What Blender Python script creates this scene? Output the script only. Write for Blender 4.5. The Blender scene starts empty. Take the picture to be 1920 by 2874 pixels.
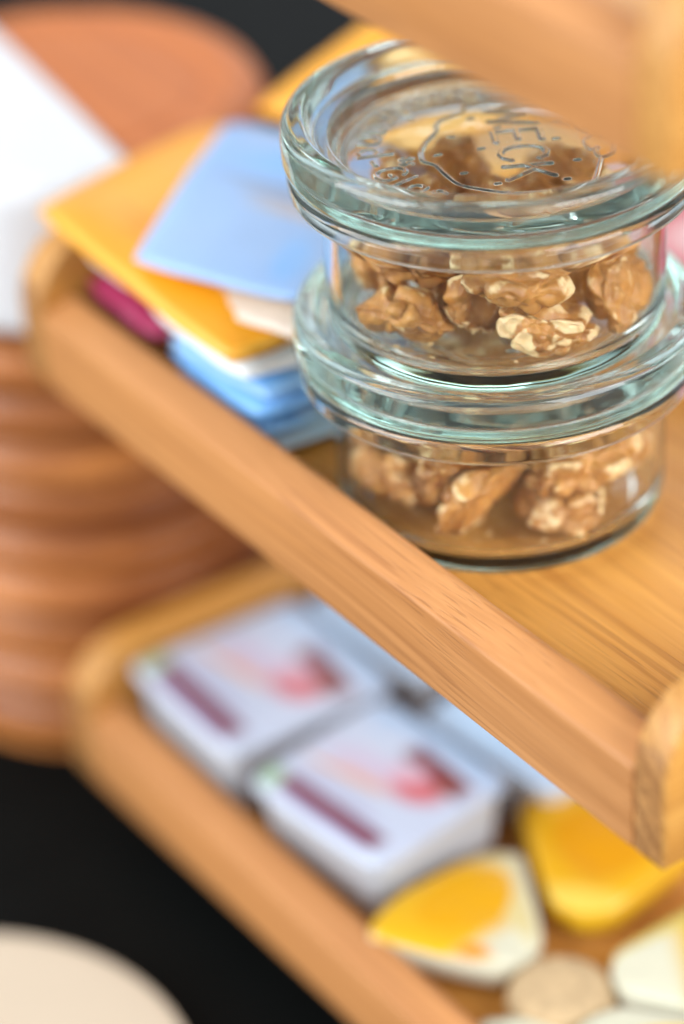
import bpy, bmesh, math, random
import numpy as np
from mathutils import Vector, Matrix, noise

# ------------------------------------------------------------------ camera, world, lights, exposure
S = 0.001                                    # everything below is written in millimetres
scene = bpy.context.scene
COL = scene.collection

YAW, PITCH, ROLL = -1.00153, 0.57256, -0.0589
CAM = Vector((426.5, -358.7, 464.8))
fw = Vector((math.sin(YAW)*math.cos(PITCH), math.cos(YAW)*math.cos(PITCH), -math.sin(PITCH)))
rt = Vector((math.cos(YAW), -math.sin(YAW), 0)); up = rt.cross(fw)
r2 = rt*math.cos(ROLL) + up*math.sin(ROLL); u2 = up*math.cos(ROLL) - rt*math.sin(ROLL)
cd = bpy.data.cameras.new('camera'); cam = bpy.data.objects.new('camera', cd); COL.objects.link(cam)
cam.matrix_world = Matrix(((r2.x, u2.x, -fw.x, CAM.x*S), (r2.y, u2.y, -fw.y, CAM.y*S),
                           (r2.z, u2.z, -fw.z, CAM.z*S), (0, 0, 0, 1)))
cd.sensor_fit = 'VERTICAL'; cd.sensor_height = 36; cd.sensor_width = 36; cd.lens = 105.58
cd.clip_start = 0.02; cd.clip_end = 60
cd.dof.use_dof = True; cd.dof.focus_distance = 0.767; cd.dof.aperture_fstop = 2.85
scene.camera = cam

world = bpy.data.worlds.new('World'); scene.world = world; world.use_nodes = True
bg = world.node_tree.nodes['Background']
bg.inputs[0].default_value = (0.86, 0.92, 1.0, 1); bg.inputs[1].default_value = 1.0

def area(name, loc, target, size, power, color):
    l = bpy.data.lights.new(name, 'AREA'); l.shape = 'RECTANGLE'; l.size, l.size_y = size
    l.energy = power; l.color = color
    o = bpy.data.objects.new(name, l); COL.objects.link(o)
    o.location = Vector(loc)
    o.rotation_euler = (Vector(target) - Vector(loc)).to_track_quat('-Z', 'Y').to_euler()
    o['kind'] = 'helper'
    return o
area('window_light', (1.35, 0.45, 0.85), (-0.15, 0.06, 0.03), (1.2, 1.4), 54, (0.94, 0.97, 1.0))
area('front_window_light', (-0.55, -1.55, 0.80), (-0.2, 0.05, 0.0), (1.5, 1.3), 52, (0.93, 0.97, 1.0))
area('back_window_light', (-1.35, 1.6, 1.05), (-0.2, 0.1, 0.0), (1.6, 1.2), 14, (0.92, 0.96, 1.0))

vs = scene.view_settings
vs.view_transform = 'Standard'; vs.look = 'None'; vs.gamma = 1; vs.exposure = -0.14; vs.use_curve_mapping = False
cy = scene.cycles
cy.max_bounces = 40; cy.transmission_bounces = 40; cy.glossy_bounces = 8; cy.diffuse_bounces = 4
cy.transparent_max_bounces = 8; cy.caustics_refractive = True; cy.caustics_reflective = False
cy.blur_glossy = 0.0; cy.sample_clamp_indirect = 24; cy.use_denoising = True
try: cy.denoiser = 'OPENIMAGEDENOISE'
except Exception: pass

# ------------------------------------------------------------------ small helpers
def obj(name, verts, faces, mats, parent=None, smooth=True, uvs=None, fmat=None, sharp=None):
    me = bpy.data.meshes.new(name)
    me.from_pydata([tuple(c*S for c in v) for v in verts], [], faces)
    for m in (mats if isinstance(mats, (list, tuple)) else [mats]): me.materials.append(m)
    if fmat is not None: me.polygons.foreach_set('material_index', fmat)
    if smooth: me.polygons.foreach_set('use_smooth', [True]*len(me.polygons))
    if uvs is not None:
        uvl = me.uv_layers.new(name='UVMap')
        for li, l in enumerate(me.loops): uvl.data[li].uv = uvs[l.vertex_index]
    me.update()
    if sharp: me.set_sharp_from_angle(angle=math.radians(sharp))
    o = bpy.data.objects.new(name, me); COL.objects.link(o)
    if parent: o.parent = parent
    return o

def empty(name, loc=(0, 0, 0), parent=None):
    o = bpy.data.objects.new(name, None); COL.objects.link(o); o.empty_display_size = 0.01
    o.location = Vector(loc)*S
    if parent: o.parent = parent
    return o

def tag(o, label, cat, group=None, kind=None):
    o['label'] = label; o['category'] = cat
    if group: o['group'] = group
    if kind: o['kind'] = kind
    return o

def lathe(profile, seg, closed=True):
    """profile: list of (r, z); r == 0 makes a pole."""
    V, F, rows = [], [], []
    for r, z in profile:
        if r < 1e-6:
            rows.append([len(V)]); V.append((0, 0, z))
        else:
            s = len(V); rows.append(list(range(s, s+seg)))
            for k in range(seg):
                a = 2*math.pi*k/seg; V.append((r*math.cos(a), r*math.sin(a), z))
    pairs = list(zip(rows[:-1], rows[1:]))
    if closed and len(rows[0]) > 1 and len(rows[-1]) > 1: pairs.append((rows[-1], rows[0]))
    for a, b in pairs:
        if len(a) == 1 and len(b) == 1: continue
        for k in range(seg):
            k2 = (k+1) % seg
            if len(a) == 1: F.append((a[0], b[k], b[k2]))
            elif len(b) == 1: F.append((a[k], b[0], a[k2]))
            else: F.append((a[k], b[k], b[k2], a[k2]))
    area2 = sum(p[0]*q[1]-q[0]*p[1] for p, q in zip(profile, profile[1:] + profile[:1]))
    if area2 > 0: F = [f[::-1] for f in F]      # keep the normals pointing outwards
    return V, F

def round_profile(pts, radii, n=5):
    """round the corners of an open polyline of (r, z)."""
    out = []
    for i, p in enumerate(pts):
        rad = radii[i] if i < len(radii) else 0
        if rad <= 0 or i in (0, len(pts)-1): out.append(p); continue
        a, b = Vector(pts[i-1]), Vector(pts[i+1]); q = Vector(p)
        d1, d2 = (a-q), (b-q); l = min(rad, d1.length*.48, d2.length*.48)
        s, e = q + d1.normalized()*l, q + d2.normalized()*l
        for k in range(n+1):
            t = k/n; v = s*(1-t)**2 + q*2*t*(1-t) + e*t*t; out.append((v.x, v.y))
    return out

# ------------------------------------------------------------------ materials
def new_mat(name):
    m = bpy.data.materials.new(name); m.use_nodes = True
    nt = m.node_tree; return m, nt, nt.nodes['Principled BSDF']

def N(nt, typ, **kw):
    n = nt.nodes.new(typ)
    for k, v in kw.items():
        if k == 'inp':
            for kk, vv in v.items(): n.inputs[kk].default_value = vv
        else: setattr(n, k, v)
    return n

def mixc(nt, fac, a, b, blend='MIX'):
    n = nt.nodes.new('ShaderNodeMix'); n.data_type = 'RGBA'; n.blend_type = blend
    for sock, v in ((n.inputs['Factor'], fac), (n.inputs['A'], a), (n.inputs['B'], b)):
        pass
    fi, ai, bi = n.inputs[0], n.inputs[6], n.inputs[7]
    for s_, v in ((fi, fac), (ai, a), (bi, b)):
        if hasattr(v, 'is_linked') or isinstance(v, bpy.types.NodeSocket): nt.links.new(v, s_)
        elif s_ is fi: s_.default_value = v
        else: s_.default_value = (*v[:3], 1)
    return n.outputs[2]

def maprange(nt, v, a, b, c=0., d=1., interp='LINEAR'):
    n = nt.nodes.new('ShaderNodeMapRange'); n.interpolation_type = interp; n.clamp = True
    nt.links.new(v, n.inputs[0])
    for i, x in zip((1, 2, 3, 4), (a, b, c, d)): n.inputs[i].default_value = x
    return n.outputs[0]

def math_(nt, op, a, b=None):
    n = nt.nodes.new('ShaderNodeMath'); n.operation = op
    for i, v in enumerate((a, b)):
        if v is None: continue
        if isinstance(v, (int, float)): n.inputs[i].default_value = v
        else: nt.links.new(v, n.inputs[i])
    return n.outputs[0]

def wood(name, axis, light=(0.69, 0.335, 0.078), dark=(0.52, 0.225, 0.046), rough=0.42):
    m, nt, b = new_mat(name); L = nt.links
    tc = N(nt, 'ShaderNodeTexCoord'); oi = N(nt, 'ShaderNodeObjectInfo')
    off = N(nt, 'ShaderNodeVectorMath', operation='SCALE'); off.inputs[0].default_value = (0.7, 1.3, 0.9)
    L.new(oi.outputs['Random'], off.inputs['Scale'])
    add = N(nt, 'ShaderNodeVectorMath', operation='ADD')
    L.new(tc.outputs['Object'], add.inputs[0]); L.new(off.outputs[0], add.inputs[1])
    # slow wander of the grain
    wn = N(nt, 'ShaderNodeTexNoise', inp={'Scale': 7.0, 'Detail': 1.0}); L.new(add.outputs[0], wn.inputs['Vector'])
    ws = N(nt, 'ShaderNodeVectorMath', operation='SCALE', inp={'Scale': 0.010}); L.new(wn.outputs['Color'], ws.inputs[0])
    co = N(nt, 'ShaderNodeVectorMath', operation='ADD'); L.new(add.outputs[0], co.inputs[0]); L.new(ws.outputs[0], co.inputs[1])
    def stretched(along, across, detail=2., rough_=.5):
        mp = N(nt, 'ShaderNodeVectorMath', operation='MULTIPLY')
        v = [across]*3; v[axis] = along; mp.inputs[1].default_value = v
        L.new(co.outputs[0], mp.inputs[0])
        n = N(nt, 'ShaderNodeTexNoise', inp={'Scale': 1.0, 'Detail': detail, 'Roughness': rough_})
        L.new(mp.outputs[0], n.inputs['Vector']); return n.outputs[0]
    band = stretched(5, 170, 2.0)
    fine = stretched(16, 700, 3.0, .6)
    pore = stretched(9, 1500, 1.0)
    line = stretched(2.2, 460, 1.0)
    broad = stretched(2.2, 34, 1.0)
    c = mixc(nt, maprange(nt, band, .34, .68), dark, light)
    c = mixc(nt, maprange(nt, broad, .35, .7, 0, .45), c, (light[0]*1.12, light[1]*1.08, light[2]*.95))
    c = mixc(nt, maprange(nt, fine, .34, .60, .5, 0), c, dark)
    c = mixc(nt, maprange(nt, line, .60, .65, 0, .36), c, (dark[0]*.62, dark[1]*.5, dark[2]*.45))
    c = mixc(nt, maprange(nt, pore, .62, .72, 0, .36), c, (dark[0]*.45, dark[1]*.36, dark[2]*.3))
    c = mixc(nt, maprange(nt, pore, .24, .32, .35, 0), c, (light[0]*1.2, light[1]*1.25, light[2]*1.4))
    L.new(c, b.inputs['Base Color'])
    L.new(maprange(nt, fine, .3, .7, rough+.1, rough-.06), b.inputs['Roughness'])
    hsum = math_(nt, 'ADD', maprange(nt, pore, .58, .7, 0, -1.), math_(nt, 'MULTIPLY', fine, .5))
    bp = N(nt, 'ShaderNodeBump', inp={'Strength': .35, 'Distance': .0003}); L.new(hsum, bp.inputs['Height'])
    L.new(bp.outputs[0], b.inputs['Normal'])
    b.inputs['Specular IOR Level'].default_value = .32
    return m
def end_grain(name, ca, cb):
    m, nt, b = new_mat(name); L = nt.links
    tc = N(nt, 'ShaderNodeTexCoord')
    wv = N(nt, 'ShaderNodeTexWave', wave_type='BANDS', bands_direction='DIAGONAL', inp={'Scale': 75., 'Distortion': 5., 'Detail': 3., 'Detail Scale': 1.6})
    L.new(tc.outputs['Object'], wv.inputs['Vector'])
    n = N(nt, 'ShaderNodeTexNoise', inp={'Scale': 900., 'Detail': 2.}); L.new(tc.outputs['Object'], n.inputs['Vector'])
    c = mixc(nt, wv.outputs['Fac'], ca, cb)
    c = mixc(nt, maprange(nt, n.outputs[0], .42, .62, .5, 0), c, [x*.6 for x in ca])
    L.new(c, b.inputs['Base Color']); b.inputs['Roughness'].default_value = .5
    bp = N(nt, 'ShaderNodeBump', inp={'Strength': .3, 'Distance': .0003}); L.new(n.outputs[0], bp.inputs['Height']); L.new(bp.outputs[0], b.inputs['Normal'])
    return m
END_GRAIN = end_grain('oak_end_grain', (.30, .125, .034), (.54, .26, .08))
END_TOP = end_grain('oak_slanted_grain', (.52, .23, .05), (.66, .33, .085))
RAIL = wood('oiled_oak_rail', 0, (0.58, 0.265, 0.096), (0.42, 0.175, 0.056))
WOOD = [wood('oiled_oak_x', 0), wood('oiled_oak_y', 1), wood('oiled_oak_z', 2)]

def plain(name, col, rough=.5, var=.06, scale=60., spec=.5, bump=0., coat=0.):
    m, nt, b = new_mat(name); L = nt.links
    tc = N(nt, 'ShaderNodeTexCoord')
    n = N(nt, 'ShaderNodeTexNoise', inp={'Scale': scale, 'Detail': 4.0}); L.new(tc.outputs['Object'], n.inputs['Vector'])
    c = mixc(nt, n.outputs[0], [x*(1-var) for x in col], [min(1, x*(1+var)) for x in col])
    L.new(c, b.inputs['Base Color']); b.inputs['Roughness'].default_value = rough
    b.inputs['Specular IOR Level'].default_value = spec; b.inputs['Coat Weight'].default_value = coat
    if bump:
        bp = N(nt, 'ShaderNodeBump', inp={'Strength': bump, 'Distance': .001}); L.new(n.outputs[0], bp.inputs['Height'])
        L.new(bp.outputs[0], b.inputs['Normal'])
    return m

def printed(name, base, shapes, rough=.45, spec=.5, bump=.25):
    """flat print on paper or foil: shapes = (kind, cx, cy, w, h, degrees, colour, softness) in UV space."""
    m, nt, b = new_mat(name); L = nt.links
    tc = N(nt, 'ShaderNodeTexCoord')
    ns = N(nt, 'ShaderNodeTexNoise', inp={'Scale': 30., 'Detail': 3.}); L.new(tc.outputs['Object'], ns.inputs['Vector'])
    c = mixc(nt, ns.outputs[0], [x*.93 for x in base], [min(1, x*1.05) for x in base])
    for kind, cx, cy_, w, h, deg, col, soft in shapes:
        mp = N(nt, 'ShaderNodeMapping', vector_type='TEXTURE')
        mp.inputs['Location'].default_value = (cx, cy_, 0); mp.inputs['Rotation'].default_value = (0, 0, math.radians(deg))
        mp.inputs['Scale'].default_value = (w, h, 1)
        L.new(tc.outputs['UV'], mp.inputs['Vector'])
        if kind == 'e':
            ln = N(nt, 'ShaderNodeVectorMath', operation='LENGTH'); L.new(mp.outputs[0], ln.inputs[0]); d = ln.outputs['Value']
        else:
            sx = N(nt, 'ShaderNodeSeparateXYZ'); L.new(mp.outputs[0], sx.inputs[0])
            d = math_(nt, 'MAXIMUM', math_(nt, 'ABSOLUTE', sx.outputs[0]), math_(nt, 'ABSOLUTE', sx.outputs[1]))
        c = mixc(nt, maprange(nt, d, 1-soft, 1+soft, 1, 0), c, col)
    L.new(c, b.inputs['Base Color']); b.inputs['Roughness'].default_value = rough
    b.inputs['Specular IOR Level'].default_value = spec
    bp = N(nt, 'ShaderNodeBump', inp={'Strength': bump, 'Distance': .002}); L.new(ns.outputs[0], bp.inputs['Height'])
    L.new(bp.outputs[0], b.inputs['Normal'])
    return m

def glass_mat(name, HAZE):
    m, nt, b = new_mat(name); L = nt.links
    b.inputs['Transmission Weight'].default_value = 1.0; b.inputs['IOR'].default_value = 1.5
    b.inputs['Roughness'].default_value = 0.0; b.inputs['Base Color'].default_value = (1, 1, 1, 1)
    tc = N(nt, 'ShaderNodeTexCoord')
    n = N(nt, 'ShaderNodeTexNoise', inp={'Scale': 55., 'Detail': 1.5}); L.new(tc.outputs['Object'], n.inputs['Vector'])
    bp = N(nt, 'ShaderNodeBump', inp={'Strength': .06, 'Distance': .003}); L.new(n.outputs[0], bp.inputs['Height'])
    L.new(bp.outputs[0], b.inputs['Normal'])
    va = N(nt, 'ShaderNodeVolumeAbsorption', inp={'Color': (0.46, 0.84, 0.74, 1), 'Density': 14.0})
    L.new(va.outputs[0], nt.nodes['Material Output'].inputs['Volume'])
    # pale aqua haze mixed into the surface to brighten dark glass
    fn = N(nt, 'ShaderNodeTexNoise', inp={'Scale': 45., 'Detail': 4., 'Roughness': .65}); L.new(tc.outputs['Object'], fn.inputs['Vector'])
    df = N(nt, 'ShaderNodeBsdfDiffuse', inp={'Color': (.80, .95, .90, 1)}); tr = N(nt, 'ShaderNodeBsdfTranslucent', inp={'Color': (.80, .95, .90, 1)})
    m1 = N(nt, 'ShaderNodeMixShader', inp={0: .5}); L.new(df.outputs[0], m1.inputs[1]); L.new(tr.outputs[0], m1.inputs[2])
    m2 = N(nt, 'ShaderNodeMixShader'); sp = N(nt, 'ShaderNodeVectorMath', operation='MULTIPLY'); sp.inputs[1].default_value = (1, 1, 0); L.new(tc.outputs['Object'], sp.inputs[0])
    ln = N(nt, 'ShaderNodeVectorMath', operation='LENGTH'); L.new(sp.outputs[0], ln.inputs[0])
    rimf = maprange(nt, ln.outputs['Value'], .0405, .0475, .35, 1.7)        # painted haze is strongest at the rim, to lift its dark bands
    L.new(math_(nt, 'MULTIPLY', maprange(nt, fn.outputs[0], .35, .7, HAZE[0], HAZE[1]), rimf), m2.inputs[0])
    L.new(b.outputs[0], m2.inputs[1]); L.new(m1.outputs[0], m2.inputs[2]); L.new(m2.outputs[0], nt.nodes['Material Output'].inputs['Surface'])
    return m
GLASS = glass_mat('pale_green_glass', (.003, .020)); GLASS_LID = glass_mat('pale_green_lid_glass', (.024, .054))

def nut_mat():
    m, nt, b = new_mat('walnut_kernel'); L = nt.links
    tc = N(nt, 'ShaderNodeTexCoord'); oi = N(nt, 'ShaderNodeObjectInfo')
    n1 = N(nt, 'ShaderNodeTexNoise', inp={'Scale': 110., 'Detail': 3., 'Roughness': .5})
    n2 = N(nt, 'ShaderNodeTexNoise', inp={'Scale': 420., 'Detail': 3.})
    n3 = N(nt, 'ShaderNodeTexNoise', inp={'Scale': 75., 'Detail': 3., 'Roughness': .65})
    off = N(nt, 'ShaderNodeVectorMath', operation='ADD')
    L.new(tc.outputs['Object'], off.inputs[0]); L.new(oi.outputs['Random'], off.inputs[1])
    for n in (n1, n2, n3): L.new(off.outputs[0], n.inputs['Vector'])
    at_c = N(nt, 'ShaderNodeAttribute', attribute_name='cut'); at_r = N(nt, 'ShaderNodeAttribute', attribute_name='ridge')
    c = mixc(nt, maprange(nt, n1.outputs[0], .32, .68), (0.29, 0.098, 0.018), (0.60, 0.265, 0.054))
    c = mixc(nt, maprange(nt, n2.outputs[0], .35, .7, 0, .35), c, (0.78, 0.44, 0.14))
    # skin rubbed off on ridges and gone on broken faces
    pale = math_(nt, 'ADD', math_(nt, 'MULTIPLY', at_r.outputs['Fac'], .55), math_(nt, 'MULTIPLY', n3.outputs[0], .75))
    pale = math_(nt, 'ADD', pale, math_(nt, 'MULTIPLY', at_c.outputs['Fac'], .19))
    pale = math_(nt, 'ADD', pale, math_(nt, 'MULTIPLY', math_(nt, 'SUBTRACT', n2.outputs[0], .5), .25))
    cream = mixc(nt, n2.outputs[0], (0.76, 0.50, 0.22), (0.90, 0.70, 0.40))
    c = mixc(nt, maprange(nt, pale, .83, .93), c, cream)
    L.new(c, b.inputs['Base Color'])
    b.inputs['Roughness'].default_value = .46; b.inputs['Specular IOR Level'].default_value = .5
    b.inputs['Subsurface Weight'].default_value = .12; b.inputs['Subsurface Radius'].default_value = (.0016, .0008, .0003)
    b.inputs['Subsurface Scale'].default_value = 1.0
    bp = N(nt, 'ShaderNodeBump', inp={'Strength': .5, 'Distance': .0005}); L.new(n2.outputs[0], bp.inputs['Height'])
    L.new(bp.outputs[0], b.inputs['Normal'])
    return m
NUT = nut_mat()

# ------------------------------------------------------------------ the setting: table
TABLE_Z = -176.0
black = plain('black_table', (0.004, 0.0044, 0.004), .6, .3, 40., .06)
t = obj('table_top', [(-3500, -1800, TABLE_Z), (1800, -1800, TABLE_Z), (1800, 3200, TABLE_Z), (-3500, 3200, TABLE_Z)],
        [(0, 1, 2, 3)], black, smooth=False)
t['kind'] = 'structure'; t['label'] = 'black satin table top under the wooden stand'

# ------------------------------------------------------------------ tiered wooden stand
LEN, DEP, TH = 310.0, 232.0, 13.0
H1, BW, HB, ZB = 24.6, 10.6, 4.0, 10.3
FLOORS = (-153.6, 0.0, 182.0)
stand = empty('tiered_wooden_stand', (-LEN/2, DEP/2, TABLE_Z))
tag(stand, 'three-tier oiled oak tray stand that carries the jars, sachets and portion packs', 'stand')
stand_o = Vector((-LEN/2, DEP/2, TABLE_Z))

def prism(name, poly, axis, a, b, mat, parent, org, bev=1.2, nseg=1, end=None):
    """extrude a 2D polygon along axis (0: poly in y,z; 1: poly in x,z; 2: poly in x,y) between a and b, bevelled."""
    bm = bmesh.new(); rings = []
    for k in range(nseg+1):
        t_ = a + (b-a)*k/nseg
        rings.append([bm.verts.new(((t_, p[0], p[1]) if axis == 0 else (p[0], t_, p[1]) if axis == 1 else (p[0], p[1], t_))) for p in poly])
    n = len(poly)
    for r_a, r_b in zip(rings[:-1], rings[1:]):
        for i in range(n): bm.faces.new((r_a[i], r_a[(i+1) % n], r_b[(i+1) % n], r_b[i]))
    bm.faces.new(rings[0][::-1]); bm.faces.new(rings[-1])
    bmesh.ops.recalc_face_normals(bm, faces=bm.faces)
    ed = [e for e in bm.edges if e.calc_face_angle(0) > math.radians(24)]
    if bev: bmesh.ops.bevel(bm, geom=ed, offset=bev, segments=3, profile=.5, affect='EDGES', clamp_overlap=True)
    for v in bm.verts: v.co = (v.co - org)*S
    me = bpy.data.meshes.new(name); bm.to_mesh(me); bm.free()
    me.materials.append(mat); me.polygons.foreach_set('use_smooth', [True]*len(me.polygons)); me.set_sharp_from_angle(angle=math.radians(40))
    if end:                                   # cut ends of the board show end grain
        me.materials.append(end); me.materials.append(END_TOP)
        for f in me.polygons:
            if f.normal.y < -.9: f.material_index = 1
            elif f.normal.y < -.2: f.material_index = 2
    o = bpy.data.objects.new(name, me); COL.objects.link(o); o.parent = parent
    return o

for fz in FLOORS:
    org = Vector((-LEN/2, DEP/2, fz))
    tray = empty('tray', Vector((0, 0, fz)) - Vector((0, 0, TABLE_Z)), stand)
    front = [(0, 0), (0, H1), (BW, H1+HB), (BW+2.2, H1+HB-.8), (BW+2.2, 0)]
    prism('front_rail', [(y, z+fz) for y, z in front], 0, -LEN+TH, -TH, RAIL, tray, org, .9, 6)
    side = [(0, 0), (0, 27), (1.5, 33), (5, 39), (10, 43.5), (16, 46), (24, 47), (DEP-14, 47), (DEP-4, 43), (DEP, 34), (DEP, 0)]
    for x0, x1 in ((-LEN, -LEN+TH), (-TH, -1.5)):
        prism('side_panel', [(y, z+fz) for y, z in side], 0, x0, x1, WOOD[1], tray, org, 1.1, end=END_GRAIN if fz < 100 else END_TOP)
    prism('back_rail', [(y+DEP-BW-2.2-1, z+fz) for y, z in [(0, 0), (0, 36), (BW, 36), (BW, 0)]], 0, -LEN+TH, -TH, WOOD[0], tray, org, .9)
    prism('tray_floor', [(y, z+fz) for y, z in [(BW+2.25, 2), (BW+2.25, ZB), (DEP-BW-3.25, ZB), (DEP-BW-3.25, 2)]], 0, -LEN+TH+.05, -TH-.05, WOOD[0], tray, org, 0)
for x in (-236, -52):
    prism('upright', [(x, DEP+.1), (x+26, DEP+.1), (x+26, DEP+14), (x, DEP+14)], 2, TABLE_Z+.2, 226, WOOD[2], stand, stand_o, 1.5)
for x in (-LEN+24, -24):
    for y in (24, DEP-24):
        V, F = lathe([(0, 0), (8, 0), (9, 2), (9, 20), (8, 22.35), (0, 22.35)], 24)
        o = obj('foot', V, F, plain('dark_rubber_foot', (.012, .012, .012), .6), stand, sharp=40)
        o.location = Vector((x+LEN/2, y-DEP/2, 0.05))*S

# ------------------------------------------------------------------ glass jars
JX, JY, HS = -148.9, 62.9, 56.4
PLATE, ZP = 39.6, 51.2
bowl_pts = [(0, 1.3), (36.5, 1.1), (38.4, .12), (41.2, .12), (43.9, 1.2), (45.4, 4.0), (45.8, 8), (45.8, 35.5), (46.6, 38.6), (49.5, 40.6), (53.0, 41.0),
            (54.4, 42.3), (54.4, 46.4), (53.4, 47.7), (46.0, 47.7), (43.6, 46.6), (43.0, 43.5), (42.9, 11.0), (42.0, 7.2), (39.4, 4.8), (35.5, 4.3), (0, 4.2)]
bowl_pts = round_profile(bowl_pts, [0, 1, .6, 1.5, 2, 2.4, 3, 3, 2, 2, 1.2, 1.2, 1.2, 1, 1.5, 1.5, 3, 3, 2.4, 2.2, 2, 0], 4)

# --- relief of the lid, drawn as strokes in plate coordinates (u to the picture's right, v away from the camera)
GL = {  # stroke letters in a box 0..1 wide, 0..1 high (x-height .62)
 'R': (.72, [[(.08, 0), (.08, 1), (.45, 1), (.62, .9), (.66, .74), (.6, .58), (.42, .5), (.08, .5)], [(.36, .5), (.68, 0)]]),
 'u': (.62, [[(.08, .62), (.08, .22), (.16, .05), (.32, 0), (.48, .08), (.54, .2)], [(.54, .62), (.54, 0)]]),
 'n': (.62, [[(.08, 0), (.08, .62)], [(.08, .42), (.18, .58), (.34, .62), (.48, .56), (.54, .42), (.54, 0)]]),
 'd': (.66, [[(.56, 0), (.56, 1)], [(.56, .45), (.46, .6), (.3, .63), (.14, .54), (.07, .32), (.13, .1), (.28, 0), (.46, .05), (.56, .2)]]),
 'r': (.46, [[(.08, 0), (.08, .62)], [(.08, .4), (.2, .58), (.42, .62)]]),
 'a': (.64, [[(.54, .62), (.54, 0)], [(.54, .45), (.44, .6), (.28, .63), (.13, .54), (.07, .32), (.13, .1), (.28, 0), (.44, .06), (.54, .2)]]),
 '-': (.5, [[(.1, .34), (.38, .34)]]),
 'G': (.82, [[(.72, .8), (.58, .96), (.4, 1), (.2, .92), (.09, .72), (.06, .5), (.1, .26), (.22, .07), (.42, 0), (.62, .06), (.74, .2), (.74, .46), (.46, .46)]]),
 'l': (.26, [[(.1, 1), (.1, 0)]]),
 's': (.52, [[(.44, .52), (.32, .62), (.16, .6), (.09, .48), (.16, .37), (.36, .28), (.44, .16), (.36, .03), (.2, 0), (.06, .1)]]),
 ' ': (.4, []),
 '1': (.4, [[(.06, .78), (.22, 1), (.22, 0)]]),
 '0': (.66, [[(.32, 0), (.14, .1), (.07, .35), (.07, .65), (.14, .9), (.32, 1), (.5, .9), (.57, .65), (.57, .35), (.5, .1), (.32, 0)]]),
 'W': (1.15, [[(.04, 1), (.28, 0), (.54, .8), (.8, 0), (1.04, 1)]]),
 'E': (.7, [[(.62, 1), (.08, 1), (.08, 0), (.62, 0)], [(.08, .5), (.52, .5)]]),
 'C': (.8, [[(.7, .8), (.58, .95), (.4, 1), (.2, .92), (.08, .7), (.06, .5), (.08, .3), (.2, .08), (.4, 0), (.58, .05), (.7, .2)]]),
 'K': (.74, [[(.08, 0), (.08, 1)], [(.66, 1), (.1, .45)], [(.28, .62), (.7, 0)]]),
 '8': (.6, [[(.3, .52), (.14, .62), (.1, .78), (.18, .95), (.3, 1), (.42, .95), (.5, .78), (.46, .62), (.3, .52), (.12, .4), (.07, .22), (.16, .04), (.3, 0), (.44, .04), (.53, .22), (.48, .4), (.3, .52)]]),
 '6': (.6, [[(.46, .95), (.26, .92), (.12, .68), (.08, .35), (.14, .08), (.3, 0), (.46, .08), (.52, .28), (.44, .48), (.28, .54), (.12, .42)]]),
}
strokes = []   # (p, q, half width, height)
def add_poly(pts, hw, h):
    for a, b in zip(pts[:-1], pts[1:]): strokes.append((a, b, hw, h))
# the word across the berry, letters lying on their side
th = math.radians(4); er = Vector((math.sin(th), -math.cos(th))); eu = Vector((math.cos(th), math.sin(th)))
def word(txt, start, er, eu, size, gap, hw, h):
    p = Vector(start)
    for ch in txt:
        w, polys = GL[ch]
        for pl in polys: add_poly([tuple(p + er*(x*size) + eu*(y*size)) for x, y in pl], hw, h)
        p = p + er*(w*size + gap)
word('WECK', (-.6, 22.5), er, eu, 12.2, 1.3, .62, .6)
word('86', (-24.6, -5.6), Vector((0, -1)), Vector((1, 0)), 3.4, .6, .26, .35)
ang = math.radians(92)
for ch in 'Rundrand-Glas':
    w, polys = GL[ch]; size, rb = 8.4, 35.2
    adv = (w*size + 1.35)/30.5
    for pl in polys:
        seg = []
        for x, y in pl:
            a_ = ang + x*size/30.5; rr = rb - y*size
            seg.append((rr*math.cos(a_), rr*math.sin(a_)))
        add_poly(seg, .46, .45)
    ang += adv
berry = [(-19, -3.8), (-17.3, 2.4), (-14.3, 8.6), (-13.4, 14.5), (-7.3, 19.0), (-5.2, 22.6), (2.6, 24.2), (10.4, 23.6), (17.2, 20.6), (22.5, 12.9), (23.5, 6.1),
         (26.1, 2.5), (24.2, -1.3), (25, -7.2), (27.2, -5.6), (26.3, -8.7), (27.4, -12), (30.7, -9.3), (31.8, -2.9)]
def smooth_line(pts, n=5):
    out = []
    for i in range(len(pts)-1):
        p0, p1, p2, p3 = (Vector(pts[max(0, min(len(pts)-1, i+k))]) for k in (-1, 0, 1, 2))
        for k in range(n):
            t_ = k/n
            v = .5*((2*p1) + (p2-p0)*t_ + (2*p0-5*p1+4*p2-p3)*t_**2 + (3*p1-p0-3*p2+p3)*t_**3); out.append((v.x, v.y))
    return out + [pts[-1]]
add_poly(smooth_line(berry), .34, .5)
add_poly(smooth_line([(27.4, -12), (26.2, -17.6), (24.1, -25.3), (19.2, -29.6), (9.3, -29.9), (3.9, -29.7), (-.5, -28.4), (-6.8, -25.4), (-10.5, -22.5), (-13.6, -16.1),
                      (-15.5, -11.4), (-18.7, -8.4), (-19, -3.8)]), .34, .5)
for u_, v_ in [(-4.7, 15.2), (-10.5, 4.7), (-3.1, -3.2), (-14.6, -5.4), (16.8, .3), (21.1, -12.8), (-8.5, -16.8), (-.3, -23.8), (18.3, 11.5), (17.5, -23.4), (2, 9)]:
    strokes.append(((u_-.5, v_), (u_+.5, v_+.2), .42, .45))

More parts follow.
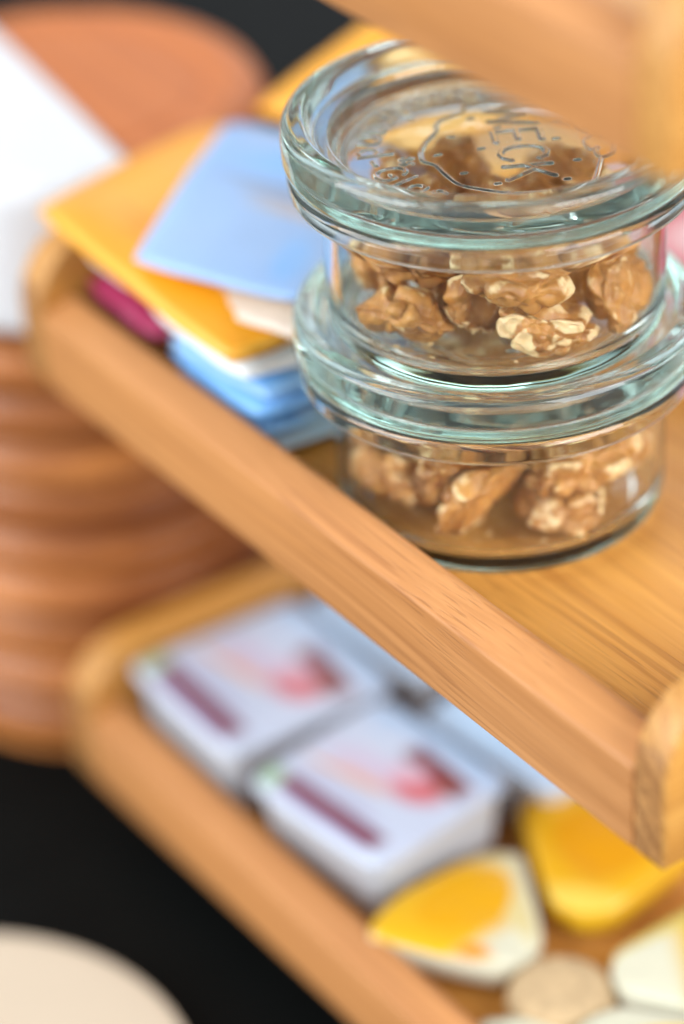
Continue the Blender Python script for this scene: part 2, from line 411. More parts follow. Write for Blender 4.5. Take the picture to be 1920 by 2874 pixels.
def relief(xs, ys):
    h = np.zeros_like(xs)
    for (a, b, hw, hh) in strokes:
        ax, ay = a; bx, by = b; dx, dy = bx-ax, by-ay; l2 = max(dx*dx+dy*dy, 1e-9)
        m = (xs > min(ax, bx)-2) & (xs < max(ax, bx)+2) & (ys > min(ay, by)-2) & (ys < max(ay, by)+2)
        if not m.any(): continue
        X, Y = xs[m], ys[m]
        t_ = np.clip(((X-ax)*dx + (Y-ay)*dy)/l2, 0, 1)
        d = np.hypot(X-(ax+t_*dx), Y-(ay+t_*dy))
        e = np.clip((hw+.28-d)/.5, 0, 1); e = e*e*(3-2*e)*hh
        h[m] = np.maximum(h[m], e)
    return h

def lid_mesh():
    seg = 640
    plate_r = list(np.linspace(.6, PLATE, 128))
    top = round_profile([(PLATE, ZP), (41.0, ZP+.3), (42.6, 55.0), (43.0, 56.2), (46.8, 56.3), (48.6, 60.6), (49.8, 61.3), (53.2, 61.3), (55.0, 60.0), (55.6, 57.0), (55.6, 51.0),
           (54.5, 48.9), (53.6, 48.2), (44.9, 48.2), (42.2, 48.1), (41.8, 45.4), (40.6, 45.0), (39.6, 46.8), (38.4, ZP-3.6), (0, ZP-3.4)],
           [0, .8, 1, .6, 1, 1, .8, 1.2, 1.4, 1.4, 1.2, 1, .4, .4, .6, .8, .8, 1, 1, 0], 4)
    prof = [(0, ZP)] + [(r, ZP) for r in plate_r] + top[1:]
    V, F = lathe(prof, seg)
    A = np.array(V)
    r = np.hypot(A[:, 0], A[:, 1])
    # lid turned so that its letters lie as in the picture: u = picture right, v = away
    ux = A[:, 0]*rt.x + A[:, 1]*rt.y
    vy = A[:, 0]*math.sin(YAW) + A[:, 1]*math.cos(YAW)
    pl = (r <= PLATE+.01) & (np.abs(A[:, 2]-ZP) < .01)
    h = np.zeros(len(A)); h[pl] = relief(ux[pl], vy[pl]); A[:, 2] += h
    return [tuple(v) for v in A], F
LV, LF = lid_mesh()
BV, BF = lathe(bowl_pts, 256)

def jar(z, label):
    j = empty('glass_jar', (JX, JY, z)); tag(j, label, 'jar', 'stacked glass jars of walnuts')
    b = obj('bowl', BV, BF, GLASS, j, sharp=None)
    return j
jar_lo = jar(ZB+.05, 'lower glass jar of walnuts standing on the oak tray, under the other jar')
jar_up = jar(ZB+HS+.05, 'upper glass jar of walnuts with embossed lid, stacked on the other jar')
lid0 = obj('lid', LV, LF, GLASS_LID, jar_up)
lid1 = lid0.copy(); COL.objects.link(lid1); lid1.parent = jar_lo

# ------------------------------------------------------------------ walnuts
#NUT_BEGIN
def nut_geometry(seed, kind):
    rnd = random.Random(seed)
    bm = bmesh.new(); bmesh.ops.create_icosphere(bm, subdivisions=5, radius=1.0)
    so = Vector((rnd.uniform(-50, 50), rnd.uniform(-50, 50), rnd.uniform(-50, 50)))
    ax = {'half': (15.6, 12.6, 7.8, 3.3), 'chunk': (14, 11, 7.6, 4.6), 'small': (9.5, 8, 6.2, 4.5)}[kind]
    cuts = []
    if kind != 'half':
        for _ in range(2):
            n = Vector((rnd.uniform(-1, 1), rnd.uniform(-1, 1), rnd.uniform(-.7, .3))).normalized()
            cuts.append((n, rnd.uniform(2.0, 5.5)))
    elif rnd.random() < .7:
        n = Vector((rnd.choice((-1, 1)), rnd.uniform(-.6, .6), rnd.uniform(-.3, .3))).normalized(); cuts.append((n, rnd.uniform(5, 9)))
    V, cut, ridge = [], [], []
    for v in bm.verts:
        d = v.co.normalized()
        p = Vector((ax[0]*d.x, ax[1]*d.y, (ax[2] if d.z > 0 else ax[3])*d.z))
        # heart-shaped outline and uneven body
        lo = noise.noise(d*1.1 + so)
        p *= 1 + .16*lo
        w = Vector((noise.noise(p*.12 + so), noise.noise(p*.12 + so + Vector((9, 3, 1))), noise.noise(p*.12 - so)))
        q = Vector((p.x*.75, p.y, p.z))*.125 + w*.5 + so
        dist, _ = noise.voronoi(q)
        gy = min(1.0, (dist[1]-dist[0])*1.7); gy = gy*(2-gy)
        f1 = 1 - abs(noise.noise(p*.32 + so + w*2))*2.2
        groove = math.exp(-(p.y/1.5)**2)
        amp = 3.4 if d.z > -.15 else 2.2
        disp = amp*(gy-.55) + .4*f1 + .10*noise.noise(p*1.1 + so) - (1.9*groove if kind == 'half' else .5*groove)
        p += d*disp
        if d.z < 0 and kind == 'half':
            p.z += 3.6*math.exp(-(((abs(p.y)-5.2)/2.8)**2 + (p.x/7.5)**2))
            p.z -= 1.8*math.exp(-((p.y/1.2)**2))*(1-abs(d.x))
        c = 0.0
        for n, o_ in cuts:
            e = p.dot(n)-o_
            if e > 0:
                p -= n*(e*.72 - 1.5*noise.noise(p*.3 + so) - .4*noise.noise(p*1.0)); c = max(c, min(1, e/2.0))
        V.append(p); cut.append(c); ridge.append(max(0., min(1., gy*.8 + .25*f1)))
    F = [tuple(x.index for x in f.verts) for f in bm.faces]; bm.free()
    ctr = sum(V, Vector())/len(V)
    return [tuple(p-ctr) for p in V], F, cut, ridge
NUT_KINDS = [(1, 'half'), (5, 'half'), (9, 'half'), (14, 'half'), (21, 'chunk'), (24, 'chunk'), (33, 'chunk'), (41, 'small'), (52, 'half'), (57, 'chunk'), (63, 'small')]
#NUT_END
NUTS = {'lo': [[0, 27.0, 1.84, 10.04, 0.9708, -0.0063, 0.0149, 0.2395],
               [4, -18.11, 19.76, 13.54, 0.1319, -0.4454, -0.8815, 0.0845],
               [1, -12.35, -25.47, 10.74, 0.0971, 0.0032, 0.0975, 0.9905],
               [5, 21.98, 22.43, 15.45, 0.2743, -0.6281, 0.4936, 0.5354],
               [2, -30.25, 4.24, 15.23, 0.4352, 0.3015, -0.0246, -0.848],
               [3, 18.6, -19.02, 17.85, 0.6062, 0.4281, -0.2312, -0.6291],
               [6, 1.47, 27.88, 12.74, 0.684, -0.1476, -0.0894, 0.7088],
               [8, -7.62, -8.9, 14.5, 0.6499, -0.2199, 0.2599, 0.6795],
               [1, 28.24, 5.18, 23.57, 0.7143, 0.0874, -0.0832, 0.6894],
               [4, -25.26, -0.23, 28.68, 0.9824, 0.1569, 0.0672, -0.0756],
               [2, 13.75, -22.48, 29.16, 0.3555, -0.3455, -0.2991, 0.8153],
               [9, 4.57, 9.78, 17.29, 0.6851, 0.0069, -0.4393, 0.581],
               [7, -6.08, 6.72, 24.05, 0.7517, 0.3846, -0.4242, -0.3272],
               [3, 2.19, 2.19, 32.5, 0.3562, -0.1127, 0.3373, -0.8641],
               [10, -8.01, 24.14, 24.3, 0.7571, -0.4674, -0.4467, 0.0938],
               [0, -22.85, -22.15, 23.18, 0.218, 0.3307, -0.0479, -0.917]],
        'up': [[3, -3.26, 14.74, 15.17, 0.2474, 0.2894, -0.1457, 0.9131],
               [4, -24.64, 15.27, 13.14, 0.0837, 0.1831, -0.9747, -0.0971],
               [0, -23.0, -22.71, 15.64, 0.2068, 0.6916, 0.534, -0.4402],
               [6, 30.91, 16.35, 16.77, 0.3408, 0.8263, -0.2074, -0.3975],
               [1, -29.54, -8.2, 20.83, 0.3135, 0.7017, 0.4125, -0.4891],
               [5, 31.23, -6.37, 12.44, 0.1529, 0.8026, -0.5758, -0.0295],
               [2, -12.06, 34.84, 18.78, 0.0134, -0.221, 0.6787, -0.7002],
               [7, -2.24, -18.39, 11.04, 0.0869, 0.8038, 0.5769, 0.1169],
               [8, 12.81, -12.65, 16.62, 0.2745, 0.6863, -0.1726, -0.651],
               [9, -27.85, 7.8, 24.77, 0.8826, -0.2463, 0.3733, -0.1448],
               [6, 4.17, -32.39, 12.94, 0.9427, -0.2352, -0.1797, -0.1542],
               [0, 13.81, 22.8, 17.93, 0.3792, 0.4323, 0.2383, 0.7827],
               [10, -12.83, -3.92, 12.19, 0.3321, 0.7072, -0.4058, -0.4742],
               [3, 25.35, -12.93, 30.29, 0.2811, 0.598, -0.7366, -0.1444],
               [5, -1.7, 1.87, 22.82, 0.9254, 0.1641, 0.2853, -0.1879],
               [2, -9.91, -19.8, 27.33, 0.9166, -0.0399, 0.257, -0.3037]]}
nut_meshes = []
for s_, k_ in NUT_KINDS:
    V, F, cu, ri = nut_geometry(s_, k_)
    me = bpy.data.meshes.new('walnut_piece'); me.from_pydata([tuple(c*S for c in v) for v in V], [], F)
    me.materials.append(NUT); me.polygons.foreach_set('use_smooth', [True]*len(me.polygons))
    for nm, dat in (('cut', cu), ('ridge', ri)):
        a_ = me.attributes.new(nm, 'FLOAT', 'POINT'); a_.data.foreach_set('value', dat)
    nut_meshes.append(me)
RANK = ['leftmost', 'second from the left', 'third from the left', 'fourth from the left', 'fifth from the left', 'sixth from the left', 'seventh from the left', 'eighth from the left']
for key, word_, base in (('lo', 'lower', ZB+.05), ('up', 'upper', ZB+HS+.05)):
    rows = {'front': [], 'middle': [], 'rear': []}
    for rec in NUTS[key]:
        g, x, y, z = rec[:4]
        u_ = x*rt.x + y*rt.y; v_ = x*math.sin(YAW) + y*math.cos(YAW)
        o = bpy.data.objects.new('walnut_piece', nut_meshes[g]); COL.objects.link(o)
        o.location = Vector((JX+x, JY+y, base+z+.1))*S
        o.rotation_mode = 'QUATERNION'; o.rotation_quaternion = rec[4:8]
        rows['front' if v_ < -9 else 'middle' if v_ < 12 else 'rear'].append((u_, o))
    for row, where in (('front', 'against the front glass'), ('middle', 'in the middle row'), ('rear', 'in the rear row')):
        for i, (u_, o) in enumerate(sorted(rows[row], key=lambda q: q[0])):
            tag(o, f'brown walnut piece {where} of the {word_} jar, {RANK[i]}', 'walnut', f'walnuts in the {word_} jar')
# crumbs on the bottom of both jars
rnd = random.Random(4)
for key, word_, base in (('lo', 'lower', ZB+.05), ('up', 'upper', ZB+HS+.05)):
    V, F = [], []
    for i in range(170):
        a_ = rnd.uniform(0, 6.283); rr = 37.5*math.sqrt(rnd.random()) if i > 80 else rnd.uniform(28, 37.5)
        sz = rnd.choice((.25, .35, .5, .9)) * rnd.uniform(.6, 1.2); s0 = len(V)
        cx, cy_ = rr*math.cos(a_), rr*math.sin(a_); cz = 5.02 + sz*.55
        for d in ((1, 0, 0), (-1, 0, 0), (0, 1, 0), (0, -1, 0), (0, 0, .6), (0, 0, -.5)):
            V.append((cx + d[0]*sz*rnd.uniform(.6, 1.3), cy_ + d[1]*sz*rnd.uniform(.6, 1.3), cz + d[2]*sz))
        for f in ((0, 2, 4), (2, 1, 4), (1, 3, 4), (3, 0, 4), (2, 0, 5), (1, 2, 5), (3, 1, 5), (0, 3, 5)): F.append(tuple(s0+k for k in f))
    o = obj('walnut_crumbs', V, F, plain('walnut_crumb', (.68, .46, .22), .7), smooth=False)
    o.location = Vector((JX, JY, base))*S
    tag(o, f'fine pale walnut crumbs on the bottom of the {word_} jar', 'crumbs', kind='stuff')

# ------------------------------------------------------------------ tea sachets on the middle tray
WHITE_PAPER = plain('white_paper', (.80, .79, .77), .6, .04)
def sachet(name, label, P0, U, Vv, thick, mat, under=WHITE_PAPER, bend=0., group='tea sachets on the middle tray', seed=0, rnd_k=.10, parts=True):
    """a flat sealed envelope: P0 = one corner, U and Vv = its sides."""
    P0, U, Vv = Vector(P0), Vector(U), Vector(Vv); Nn = U.cross(Vv).normalized()
    if Nn.z < 0: Nn = -Nn
    ctr = P0 + U/2 + Vv/2; n = 18; V, uv, F, fm = [], [], [], []
    so = Vector((seed*3.1, seed*1.7, 2.2))
    idx = {}
    for side in (1, -1):
        for i in range(n+1):
            for j in range(n+1):
                x, y = 2*i/n-1, 2*j/n-1
                edge = i in (0, n) or j in (0, n)
                if side < 0 and edge: idx[(side, i, j)] = idx[(1, i, j)]; continue
                xx = x*math.sqrt(1-rnd_k*y*y*y*y); yy = y*math.sqrt(1-rnd_k*x*x*x*x)
                mx = max(abs(x), abs(y)); b_ = (1-mx**3.0)
                h = side*thick*.5*min(1, b_*1.5) + bend*(x*x-.4) + .8*noise.noise(Vector((x*2, y*2, 0)) + so) + .3*noise.noise(Vector((x*6, y*6, 0)) + so)*b_
                p = U*(xx/2) + Vv*(yy/2) + Nn*h
                idx[(side, i, j)] = len(V); V.append(tuple(p)); uv.append(((x+1)/2, (y+1)/2))
        for i in range(n):
            for j in range(n):
                q = [idx[(side, i, j)], idx[(side, i+1, j)], idx[(side, i+1, j+1)], idx[(side, i, j+1)]]
                F.append(tuple(q if side > 0 else q[::-1])); fm.append(0 if side > 0 else 1)
    o = obj(name, V, F, [mat, under], uvs=uv, fmat=fm)
    o.location = ctr*S
    return tag(o, label, 'sachet', group)

ORANGE = printed('orange_print', (.90, .365, .012), [('e', .34, .66, .14, .08, 20, (.60, .46, .06), .4), ('r', .20, .5, .09, .30, 0, (.88, .42, .04), .2), ('r', .45, .28, .2, .02, 4, (.86, .30, .01), .4), ('r', .47, .21, .16, .014, 4, (.86, .30, .01), .4), ('r', .5, .03, .5, .02, 0, (.90, .44, .05), .3), ('r', .97, .5, .02, .5, 0, (.90, .44, .05), .3)], .42)
ORANGE2 = printed('orange_print_pale', (.90, .40, .03), [('r', .62, .5, .28, .8, 4, (.86, .52, .14), .25)], .42)
BLUE = printed('blue_print', (.30, .47, .76), [('e', .58, .78, .36, .1, 8, (.23, .47, .86), .5), ('r', .52, .60, .30, .022, -4, (.22, .30, .46), .4), ('r', .60, .54, .24, .018, -4, (.30, .30, .36), .4), ('r', .64, .48, .2, .03, -4, (.46, .42, .42), .5), ('r', .35, .30, .22, .01, 0, (.28, .44, .72), .4), ('r', .38, .25, .25, .01, 0, (.28, .44, .72), .4), ('e', .8, .22, .09, .12, 0, (.22, .46, .84), .4),
                ('e', .2, .2, .3, .3, 0, (.36, .54, .82), .8), ('e', .93, .45, .035, .05, 0, (.06, .06, .25), .4)], .4)
LBLUE = printed('light_blue_print', (.42, .60, .80), [('r', .5, .1, .5, .08, 0, (.16, .42, .80), .3)], .42)
BURG = printed('burgundy_print', (.36, .02, .085), [], .4)
CREAM = printed('cream_print', (.80, .66, .54), [], .5)
RED = printed('red_print', (.62, .05, .08), [('e', .5, .5, .3, .2, 10, (.8, .5, .5), .4)], .4)
LAV = printed('lavender_print', (.70, .69, .86), [('e', .4, .6, .2, .25, 0, (.5, .32, .5), .5)], .4)
LB_UNDER = plain('light_blue_paper', (.56, .69, .84), .5)
BURG_UNDER = plain('burgundy_paper', (.36, .022, .085), .5)
MIDBLUE = printed('mid_blue_print', (.22, .48, .86), [], .4)
MIDBLUE_P = plain('mid_blue_paper', (.24, .50, .86), .5)

sachet('tea_sachet', 'grey blue sachet at the bottom of the front pile beside the jars', (-252, 16.5, 13.6), (52, -1, 0), (1, 74, 0), 6, LB_UNDER, LB_UNDER, seed=1)
sachet('tea_sachet', 'light blue sachet second from the bottom of the front pile', (-251, 14.5, 20), (52, 3, 0), (-3, 74, 0), 6, LBLUE, LB_UNDER, seed=2)
sachet('tea_sachet', 'bright blue sachet in the middle of the front pile', (-253, 16.5, 26.2), (54, -2, 1), (2, 74, 0), 5, MIDBLUE, MIDBLUE_P, seed=12)
sachet('tea_sachet', 'pale blue sachet under the white one in the front pile', (-248, 14, 33.0), (50, 4, 0), (-4, 72, 0), 7, LBLUE, LB_UNDER, seed=13)
sachet('tea_sachet', 'white sachet in the front pile just under the orange one', (-255, 12.5, 41.0), (56, -1, 0), (1, 74, 0), 5, WHITE_PAPER, WHITE_PAPER, seed=3)
sachet('tea_sachet', 'burgundy sachet wedged by the left end of the middle tray', (-296.5, 14.5, 31.5), (41, 1, -4), (0, 72, 0), 6, BURG, BURG_UNDER, seed=4)
sachet('tea_sachet', 'white sachet on the burgundy one by the tray end', (-296.5, 15.5, 40.5), (40, 1, 0), (0, 72, 0), 7, WHITE_PAPER, WHITE_PAPER, seed=5)
sachet('tea_sachet', 'big orange sachet lying on top of the front pile over the tray end', (-314, 7, 52.6), (117, 0, -5), (-14, 82, 2), 5, ORANGE, WHITE_PAPER, bend=-1.5, seed=6, rnd_k=.13)
sachet('tea_sachet', 'cream sachet peeping out under the tilted blue one', (-233, 15, 51), (42, 15, -1), (-34, 68, 4), 2.6, CREAM, WHITE_PAPER, seed=7)
sachet('tea_sachet', 'blue sachet lying askew on top of the orange one', (-256, 9, 56.8), (58, 25, 1), (-56, 71, 4), 2.6, BLUE, WHITE_PAPER, seed=8)
sachet('tea_sachet', 'orange sachet propped up behind the tilted blue one', (-322, 93, 55), (74, 22, 2), (20, 50, 34), 5, ORANGE2, WHITE_PAPER, seed=9)
# pile at the back of the tray that carries the propped sachet and shows through the jars
for i, (mm, nm, dz, w) in enumerate(((WHITE_PAPER, 'white', 13, 0), (ORANGE, 'orange', 19, 2), (RED, 'red', 25, -3), (ORANGE2, 'pale orange', 31, 1), (LAV, 'lavender', 37, -2), (ORANGE, 'bright orange', 43, 2), (ORANGE2, 'amber', 49, 0))):
    sachet('tea_sachet', f'{nm} sachet in the rear pile behind the orange sachets', (-292+w, 116, dz), (66, w, 0), (-w, 78, 0), 5.4, mm, WHITE_PAPER, seed=20+i, group='tea sachets in the rear piles')
for i, (mm, nm, dz, w) in enumerate(((LAV, 'lavender', 13, 0), (RED, 'red', 19, 3), (LAV, 'upper lavender', 25, -2), (RED, 'upper red', 31, 2))):
    sachet('tea_sachet', f'{nm} sachet in the low pile behind the glass jars', (-222+w, 142, dz), (62, w, 0), (-w, 70, 0), 5.4, mm, WHITE_PAPER, seed=40+i, group='tea sachets in the rear piles')

# ------------------------------------------------------------------ portion packs on the bottom tray
def rrect(w, d, r, n=6):
    out = []
    for cx, cy_, a0 in ((w/2-r, d/2-r, 0), (-w/2+r, d/2-r, 90), (-w/2+r, -d/2+r, 180), (w/2-r, -d/2+r, 270)):
        for k in range(n+1):
            a_ = math.radians(a0 + 90*k/n); out.append((cx + r*math.cos(a_), cy_ + r*math.sin(a_)))
    return out
def loft(sections, cap0=True, cap1=True):
    V, F = [], []; n = len(sections[0][0])
    for pts, z in sections: V += [(x, y, z) for x, y in pts]
    for s_ in range(len(sections)-1):
        a, b = s_*n, (s_+1)*n
        for k in range(n): F.append((a+k, a+(k+1) % n, b+(k+1) % n, b+k))
    if cap0: F.append(tuple(range(n))[::-1])
    if cap1: F.append(tuple(range((len(sections)-1)*n, len(sections)*n)))
    return V, F
TUB = plain('white_plastic_tub', (.60, .62, .66), .35, .03)
TUBY = plain('yellow_plastic_tub', (.76, .44, .02), .38, .05)
TUBC = plain('cream_plastic_tub', (.64, .62, .48), .4, .04)
def tub(name, label, ctr, w, d, h, deg, tilt, body, lidm, cat='portion pack', group=None, r=7, dome=1.2, seed=0):
    e = empty(name, ctr); e.rotation_euler = (math.radians(tilt[0]), math.radians(tilt[1]), math.radians(deg))
    tag(e, label, cat, group)
    k = .86
    secs = [(rrect(w*k-2, d*k-2, r*.7), 0), (rrect(w*k, d*k, r*.8), 1), (rrect(w*.94, d*.94, r*.95), h-3), (rrect(w*.95, d*.95, r), h-2.2),
            (rrect(w, d, r), h-2.0), (rrect(w, d, r), h-1.2)]
    V, F = loft(secs); obj('tub', V, F, body, e, sharp=35)
    # foil lid: a grid with a crimped border and a slightly uneven top
    n = 22; V, F, uv = [], [], []
    for i in range(n+1):
        for j in range(n+1):
            x, y = 2*i/n-1, 2*j/n-1
            kk = min(.42, .9*r/min(w, d)); xx = x*math.sqrt(1-kk*y**4)*.995; yy = y*math.sqrt(1-kk*x**4)*.995
            m_ = max(abs(x), abs(y)); z = h - 1.1 + dome*(1-m_**6) + .45*noise.noise(Vector((x*2.3+seed, y*2.3, seed)))*(1-m_**8)
            V.append((xx*w/2, yy*d/2, z)); uv.append(((x+1)/2, (y+1)/2))
    for i in range(n):
        for j in range(n): F.append((i*(n+1)+j, (i+1)*(n+1)+j, (i+1)*(n+1)+j+1, i*(n+1)+j+1))
    lo = obj('foil_lid', V, F, lidm, e, uvs=uv)
    sm = lo.modifiers.new('thickness', 'SOLIDIFY'); sm.thickness = .0003; sm.offset = 1
    return e
def pack_print(name, dy):
    sh = [('r', .5, .95, .5, .09, 0, (.36, .52, .74), .4), ('r', .5, .13+dy, .37, .062, 0, (.20, .055, .095), .12), ('r', .45, .235+dy, .30, .016, 0, (.40, .40, .56), .3),
          ('r', .42, .28+dy, .24, .012, 0, (.46, .44, .56), .3), ('r', .5, .045+dy, .30, .014, 0, (.42, .44, .66), .3),
          ('e', .40, .52, .27, .10, 6, (.58, .50, .62), .4), ('r', .36, .40, .24, .022, 9, (.66, .36, .24), .35), ('r', .44, .45, .16, .016, 9, (.68, .40, .34), .35),
          ('e', .70, .60, .15, .13, 10, (.60, .15, .17), .3), ('r', .68, .76, .22, .07, -6, (.17, .02, .028), .18), ('e', .80, .70, .05, .06, 0, (.30, .10, .08), .3),
          ('e', .58, .64, .10, .07, 30, (.66, .44, .54), .4), ('e', .07, .11, .07, .08, 0, (.36, .55, .34), .4), ('r', .2, .8, .1, .03, 0, (.44, .56, .74), .3)]
    return printed(name, (.54, .60, .73), sh, .36, bump=1.0)
CHEESE = pack_print('white_pack_print', 0.); CHEESE2 = pack_print('white_pack_print_wide', .015)
GREYBLUE = printed('blue_grey_pack_print', (.42, .56, .74), [('r', .55, .62, .42, .05, -4, (.12, .17, .26), .3), ('e', .42, .25, .4, .18, 0, (.46, .66, .88), .4), ('r', .5, .82, .3, .02, 0, (.24, .32, .44), .3)], .36, bump=.8)
BZ = FLOORS[0] + ZB + .1
tub('portion_pack', 'white portion pack with red print at the left end of the bottom tray', (-263.5, 48, BZ+3), 64, 66, 28, -1, (0, 0), TUB, CHEESE, group='white portion packs', seed=1)
tub('portion_pack', 'white portion pack with red print lying beside the yellow packs', (-195.5, 48, BZ+4), 62, 58, 26, 7, (3, 1), TUB, CHEESE2, group='white portion packs', seed=2)
tub('portion_pack', 'blue grey portion pack behind the left white pack', (-262, 117, BZ+2), 64, 62, 28, 3, (0, 0), TUB, GREYBLUE, group='blue grey portion packs', seed=3)
tub('portion_pack', 'blue grey portion pack behind the white pack beside the yellow packs', (-194, 112, BZ+1), 60, 58, 25, 9, (0, 0), TUB, GREYBLUE, group='blue grey portion packs', seed=4)

YEL_A = printed('yellow_pack_print', (.74, .37, .010), [('e', .52, .34, .52, .42, 0, (.72, .50, .10), .12), ('e', .36, .36, .34, .30, 0, (.74, .38, .006), .08), ('e', .93, .80, .12, .12, 0, (.80, .28, .01), .5), ('e', .95, .35, .22, .3, 0, (.66, .58, .36), .4), ('r', .6, .02, .42, .06, 0, (.64, .62, .46), .15)], .36)
YEL_B = printed('amber_pack_print', (.68, .31, .006), [('e', .55, .45, .34, .3, 0, (.64, .27, .004), .4), ('r', .5, .02, .5, .09, 0, (.84, .62, .1), .4)], .36)
YEL_C = printed('lemon_pack_print', (.66, .42, .02), [('e', .2, .2, .3, .42, 0, (.62, .62, .50), .4)], .36)
YEL_D = printed('bright_yellow_pack_print', (.62, .62, .50), [('e', .42, .5, .40, .36, 0, (.80, .50, .012), .12)], .36)
BEIGE = printed('cream_pack_print', (.62, .62, .50), [('e', .38, .62, .36, .34, 0, (.56, .38, .20), .4)], .45)
def wedge(label, inner, outer, width, z, h, tilt, body, lidm, w0=7., seed=0):
    """a foil wrapped wedge: narrow rounded tip at inner, broad arched end at outer."""
    a, b = Vector(inner), Vector(outer); Ln = (b-a).length; ang_ = math.atan2(b.y-a.y, b.x-a.x)
    e = empty('portion_pack', (a.x, a.y, z)); e.rotation_euler = (math.radians(tilt[0]), math.radians(tilt[1]), ang_)
    tag(e, label, 'portion pack', 'yellow portion packs fanned on the bottom tray')
    def half(t_):
        base = w0 + (width/2-w0)*min(1, t_/.78)**.85
        if t_ > .78: base *= math.sqrt(max(0, 1-((t_-.78)/.22)**2*.92))
        if t_ < .06: base *= math.sqrt(max(.05, 1-((.06-t_)/.06)**2))
        return base
    n, m_ = 26, 14; V, F, uv = [], [], []
    def ring(k, z_):
        pts = []
        ts = [i/n for i in range(n+1)]
        for t_ in ts: pts.append((Ln*(.5+(t_-.5)*k), -half(t_)*k, z_))
        for t_ in ts[::-1]: pts.append((Ln*(.5+(t_-.5)*k), half(t_)*k, z_))
        return [(x, y) for x, y, _ in pts], z_
    V, F = loft([ring(.92, 0), ring(.985, 1.2), ring(1.0, h-2), ring(.985, h-.6)]); obj('wrapper', V, F, body, e, sharp=50)
    V, F, uv = [], [], []
    for i in range(n+1):
        for j in range(m_+1):
            t_, q = i/n, 2*j/m_-1
            zz = h-.5 + 1.5*(1-abs(q)**4)*(1-abs(2*t_-1)**6) + .5*noise.noise(Vector((t_*4+seed, q*2, seed)))*(1-abs(q)**6)
            V.append((Ln*(.5+(t_-.5)*.985), half(t_)*q*.985, zz)); uv.append((t_, j/m_))
    for i in range(n):
        for j in range(m_): F.append((i*(m_+1)+j, (i+1)*(m_+1)+j, (i+1)*(m_+1)+j+1, i*(m_+1)+j+1))
    lo = obj('printed_foil', V, F, lidm, e, uvs=uv); sm = lo.modifiers.new('thickness', 'SOLIDIFY'); sm.thickness = .0003; sm.offset = 1
    return e
CR = (.62, .61, .46)
WA = printed('wedge_print_yellow', (.74, .42, .014), [('r', .0, .5, .30, .6, 0, CR, .25), ('e', .50, .16, .42, .17, -8, (.66, .56, .26), .25), ('e', .64, .46, .27, .33, 0, (.72, .36, .006), .06), ('e', .24, .86, .10, .11, 0, (.72, .26, .012), .4), ('r', .55, .0, .5, .08, 0, CR, .3)], .34, bump=.5)
WB = printed('wedge_print_amber', (.68, .36, .010), [('e', .55, .5, .3, .34, 0, (.64, .28, .004), .1), ('r', .03, .5, .14, .6, 0, (.74, .50, .08), .3)], .34, bump=.5)
WC = printed('wedge_print_lemon', (.66, .42, .03), [('r', .0, .5, .42, .6, 0, CR, .2), ('r', .5, .95, .5, .1, 0, (.62, .50, .12), .4)], .34, bump=.5)
WD = printed('wedge_print_bright', CR, [('e', .68, .5, .36, .42, 0, (.78, .50, .012), .08)], .34, bump=.5)
WE = printed('wedge_print_cream', CR, [('r', .9, .5, .12, .5, 0, (.66, .58, .30), .3)], .34, bump=.5)
wedge('yellow foil wedge pack with cream edge pointing its broad end at the white packs', (-117, 43), (-160, 38), 62, BZ+4, 9, (4, -7), TUBC, WA, seed=5)
wedge('amber foil wedge pack lying behind the fan of yellow packs', (-123, 70), (-156, 112), 60, BZ+3, 10, (0, -5), TUBY, WB, seed=6)
wedge('lemon and cream foil wedge pack cut by the right picture edge', (-95, 60), (-70, 104), 60, BZ+4, 9, (0, -4), TUBC, WC, seed=7)
wedge('bright yellow and cream foil wedge pack cut by the bottom picture edge', (-84, 43), (-38, 46), 58, BZ+4, 9, (0, -5), TUBC, WD, seed=8)
wedge('plain cream foil wedge pack nearest the front rail of the bottom tray', (-101, 29), (-82, 16), 34, BZ+1, 8, (0, 0), TUBC, WE, w0=10, seed=9)
TAN = plain('pale_tan_crust', (.50, .36, .20), .8, .45, 260., .2, .5)
V, F = lathe(round_profile([(0, 0), (14, 0), (16, 2), (16, 9), (13, 12.5), (0, 13)], [0, 2, 2, 3, 4, 0], 4), 40)
o = obj('round_cracker', V, F, TAN); o.location = Vector((-101, 45, BZ))*S
tag(o, 'small round pale tan piece in the middle of the yellow fan', 'cracker')

# ------------------------------------------------------------------ ribbed wooden pot with cloth, saucer
PX, PY, PR, PZ1 = -390.0, 59.0, 71.5, 50.0
pot = empty('ribbed_wooden_pot', (PX, PY, TABLE_Z)); tag(pot, 'round reddish brown ribbed wooden pot behind the left end of the stand', 'pot')
def banded(name):
    m, nt, b = new_mat(name); L = nt.links; tc = N(nt, 'ShaderNodeTexCoord')
    def st(a, z_):
        mp = N(nt, 'ShaderNodeVectorMath', operation='MULTIPLY'); mp.inputs[1].default_value = (a, a, z_); L.new(tc.outputs['Object'], mp.inputs[0])
        n = N(nt, 'ShaderNodeTexNoise', inp={'Scale': 1., 'Detail': 3.}); L.new(mp.outputs[0], n.inputs['Vector']); return n.outputs[0]
    c = mixc(nt, maprange(nt, st(9, 75), .36, .64), (.26, .075, .018), (.66, .245, .060))
    c = mixc(nt, maprange(nt, st(40, 420), .35, .65, .45, 0), c, (.22, .06, .018))
    L.new(c, b.inputs['Base Color']); b.inputs['Roughness'].default_value = .34
    b.inputs['Specular IOR Level'].default_value = .3; b.inputs['Coat Weight'].default_value = .12; b.inputs['Coat Roughness'].default_value = .25
    return m
POT = banded('turned_reddish_wood')
POT_TOP = wood('turned_orange_wood', 0, (.66, .20, .045), (.54, .155, .034), .5)
hgt = PZ1 - TABLE_Z; prof = [(0, .3), (PR-8, .3), (PR-4, 1.5)]; nr = 12
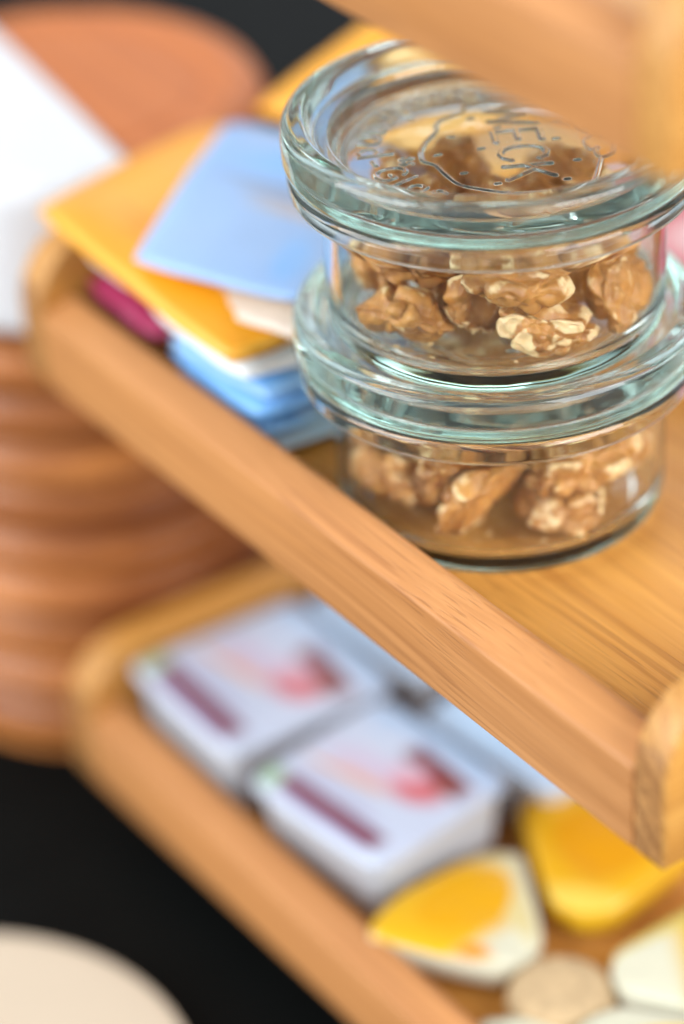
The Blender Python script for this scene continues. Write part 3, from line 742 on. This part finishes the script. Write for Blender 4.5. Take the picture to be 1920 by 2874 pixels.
for i in range(nr):
    z0 = 3 + (hgt-14)*i/nr; dz = (hgt-14)/nr
    for k in range(10):
        t_ = k/10; prof.append((PR - 7.2 + (5.4 + 1.6*math.sin(i*2.3))*math.sin(math.pi*t_)**.7 - (2.6 if k == 0 else 0), z0 + dz*t_))
prof += [(PR-5, hgt-11), (PR-4, hgt-9), (0, hgt-9)]
V, F = lathe(prof, 128); obj('pot_body', V, F, POT, pot)
lp = round_profile([(0, hgt-8.9), (PR-4.2, hgt-8.9), (PR-1, hgt-8.8), (PR, hgt-7), (PR-2.5, hgt-2.4), (PR-8, hgt), (PR*.72, hgt-.4), (PR*.7, hgt-1.2), (PR*.68, hgt-.3), (0, hgt-.2)], [0, .5, 1, 2, 1.5, 2, .5, .5, .5, 0], 4)
V, F = lathe(lp, 128); obj('pot_lid', V, F, POT_TOP, pot)

CLOTH = plain('white_cotton', (.76, .77, .79), .85, .03, 400., .2, .3)
e0 = math.atan2(-16, 121)          # direction of the cloth's straight edge on the lid
V, F = [], []; na, nrr = 72, 40
for i in range(na+1):
    a_ = e0 - math.pi*i/na
    drop = 54 + 6*math.sin(3*a_+1)
    for j in range(nrr+1):
        s_ = (PR + 1.2 + drop)*j/nrr; R_ = PR + 1.0
        fold = 1.6*math.sin(a_*11) + 1.0*math.sin(a_*17+2)
        if s_ < R_-7: p = (s_, hgt + .9 + .5*math.sin(a_*5)*s_/R_)
        else:
            q = s_-(R_-7); c_ = 7*math.pi/2
            if q < c_: p = (R_-7+7.9*math.sin(q/7), hgt+.9-7.9*(1-math.cos(q/7)))
            else: p = (R_+.9+max(0, fold*min(1, (q-c_)/25)), hgt+.9-7.9-(q-c_))
        V.append((p[0]*math.cos(a_), p[0]*math.sin(a_) + 3, p[1]))
for i in range(na):
    for j in range(nrr):
        a, b, c_, d = i*(nrr+1)+j, i*(nrr+1)+j+1, (i+1)*(nrr+1)+j+1, (i+1)*(nrr+1)+j
        F.append((a, b, c_, d) if j else (a, b, c_))
cl = obj('white_napkin', V, F, CLOTH); cl.location = Vector((PX, PY-3, TABLE_Z))*S
sm = cl.modifiers.new('thickness', 'SOLIDIFY'); sm.thickness = .0006; sm.offset = 1
tag(cl, 'white cloth napkin draped over the lid of the ribbed pot', 'napkin')

CER = plain('cream_glaze', (.54, .44, .325), .5, .04, 30., .4)
V, F = lathe(round_profile([(0, 0), (44, 0), (46, 2.2), (70, 6.2), (78.5, 9.2), (79, 10.2), (77.5, 10.6), (60, 8.6), (44, 7.6), (0, 7.4)], [0, 1, 2, 5, .4, .4, 1, 8, 6, 0], 5), 160)
sc_ = obj('saucer', V, F, CER); sc_.location = Vector((-203, -112, TABLE_Z+.1))*S
tag(sc_, 'cream glazed saucer on the black table in front of the stand', 'saucer')
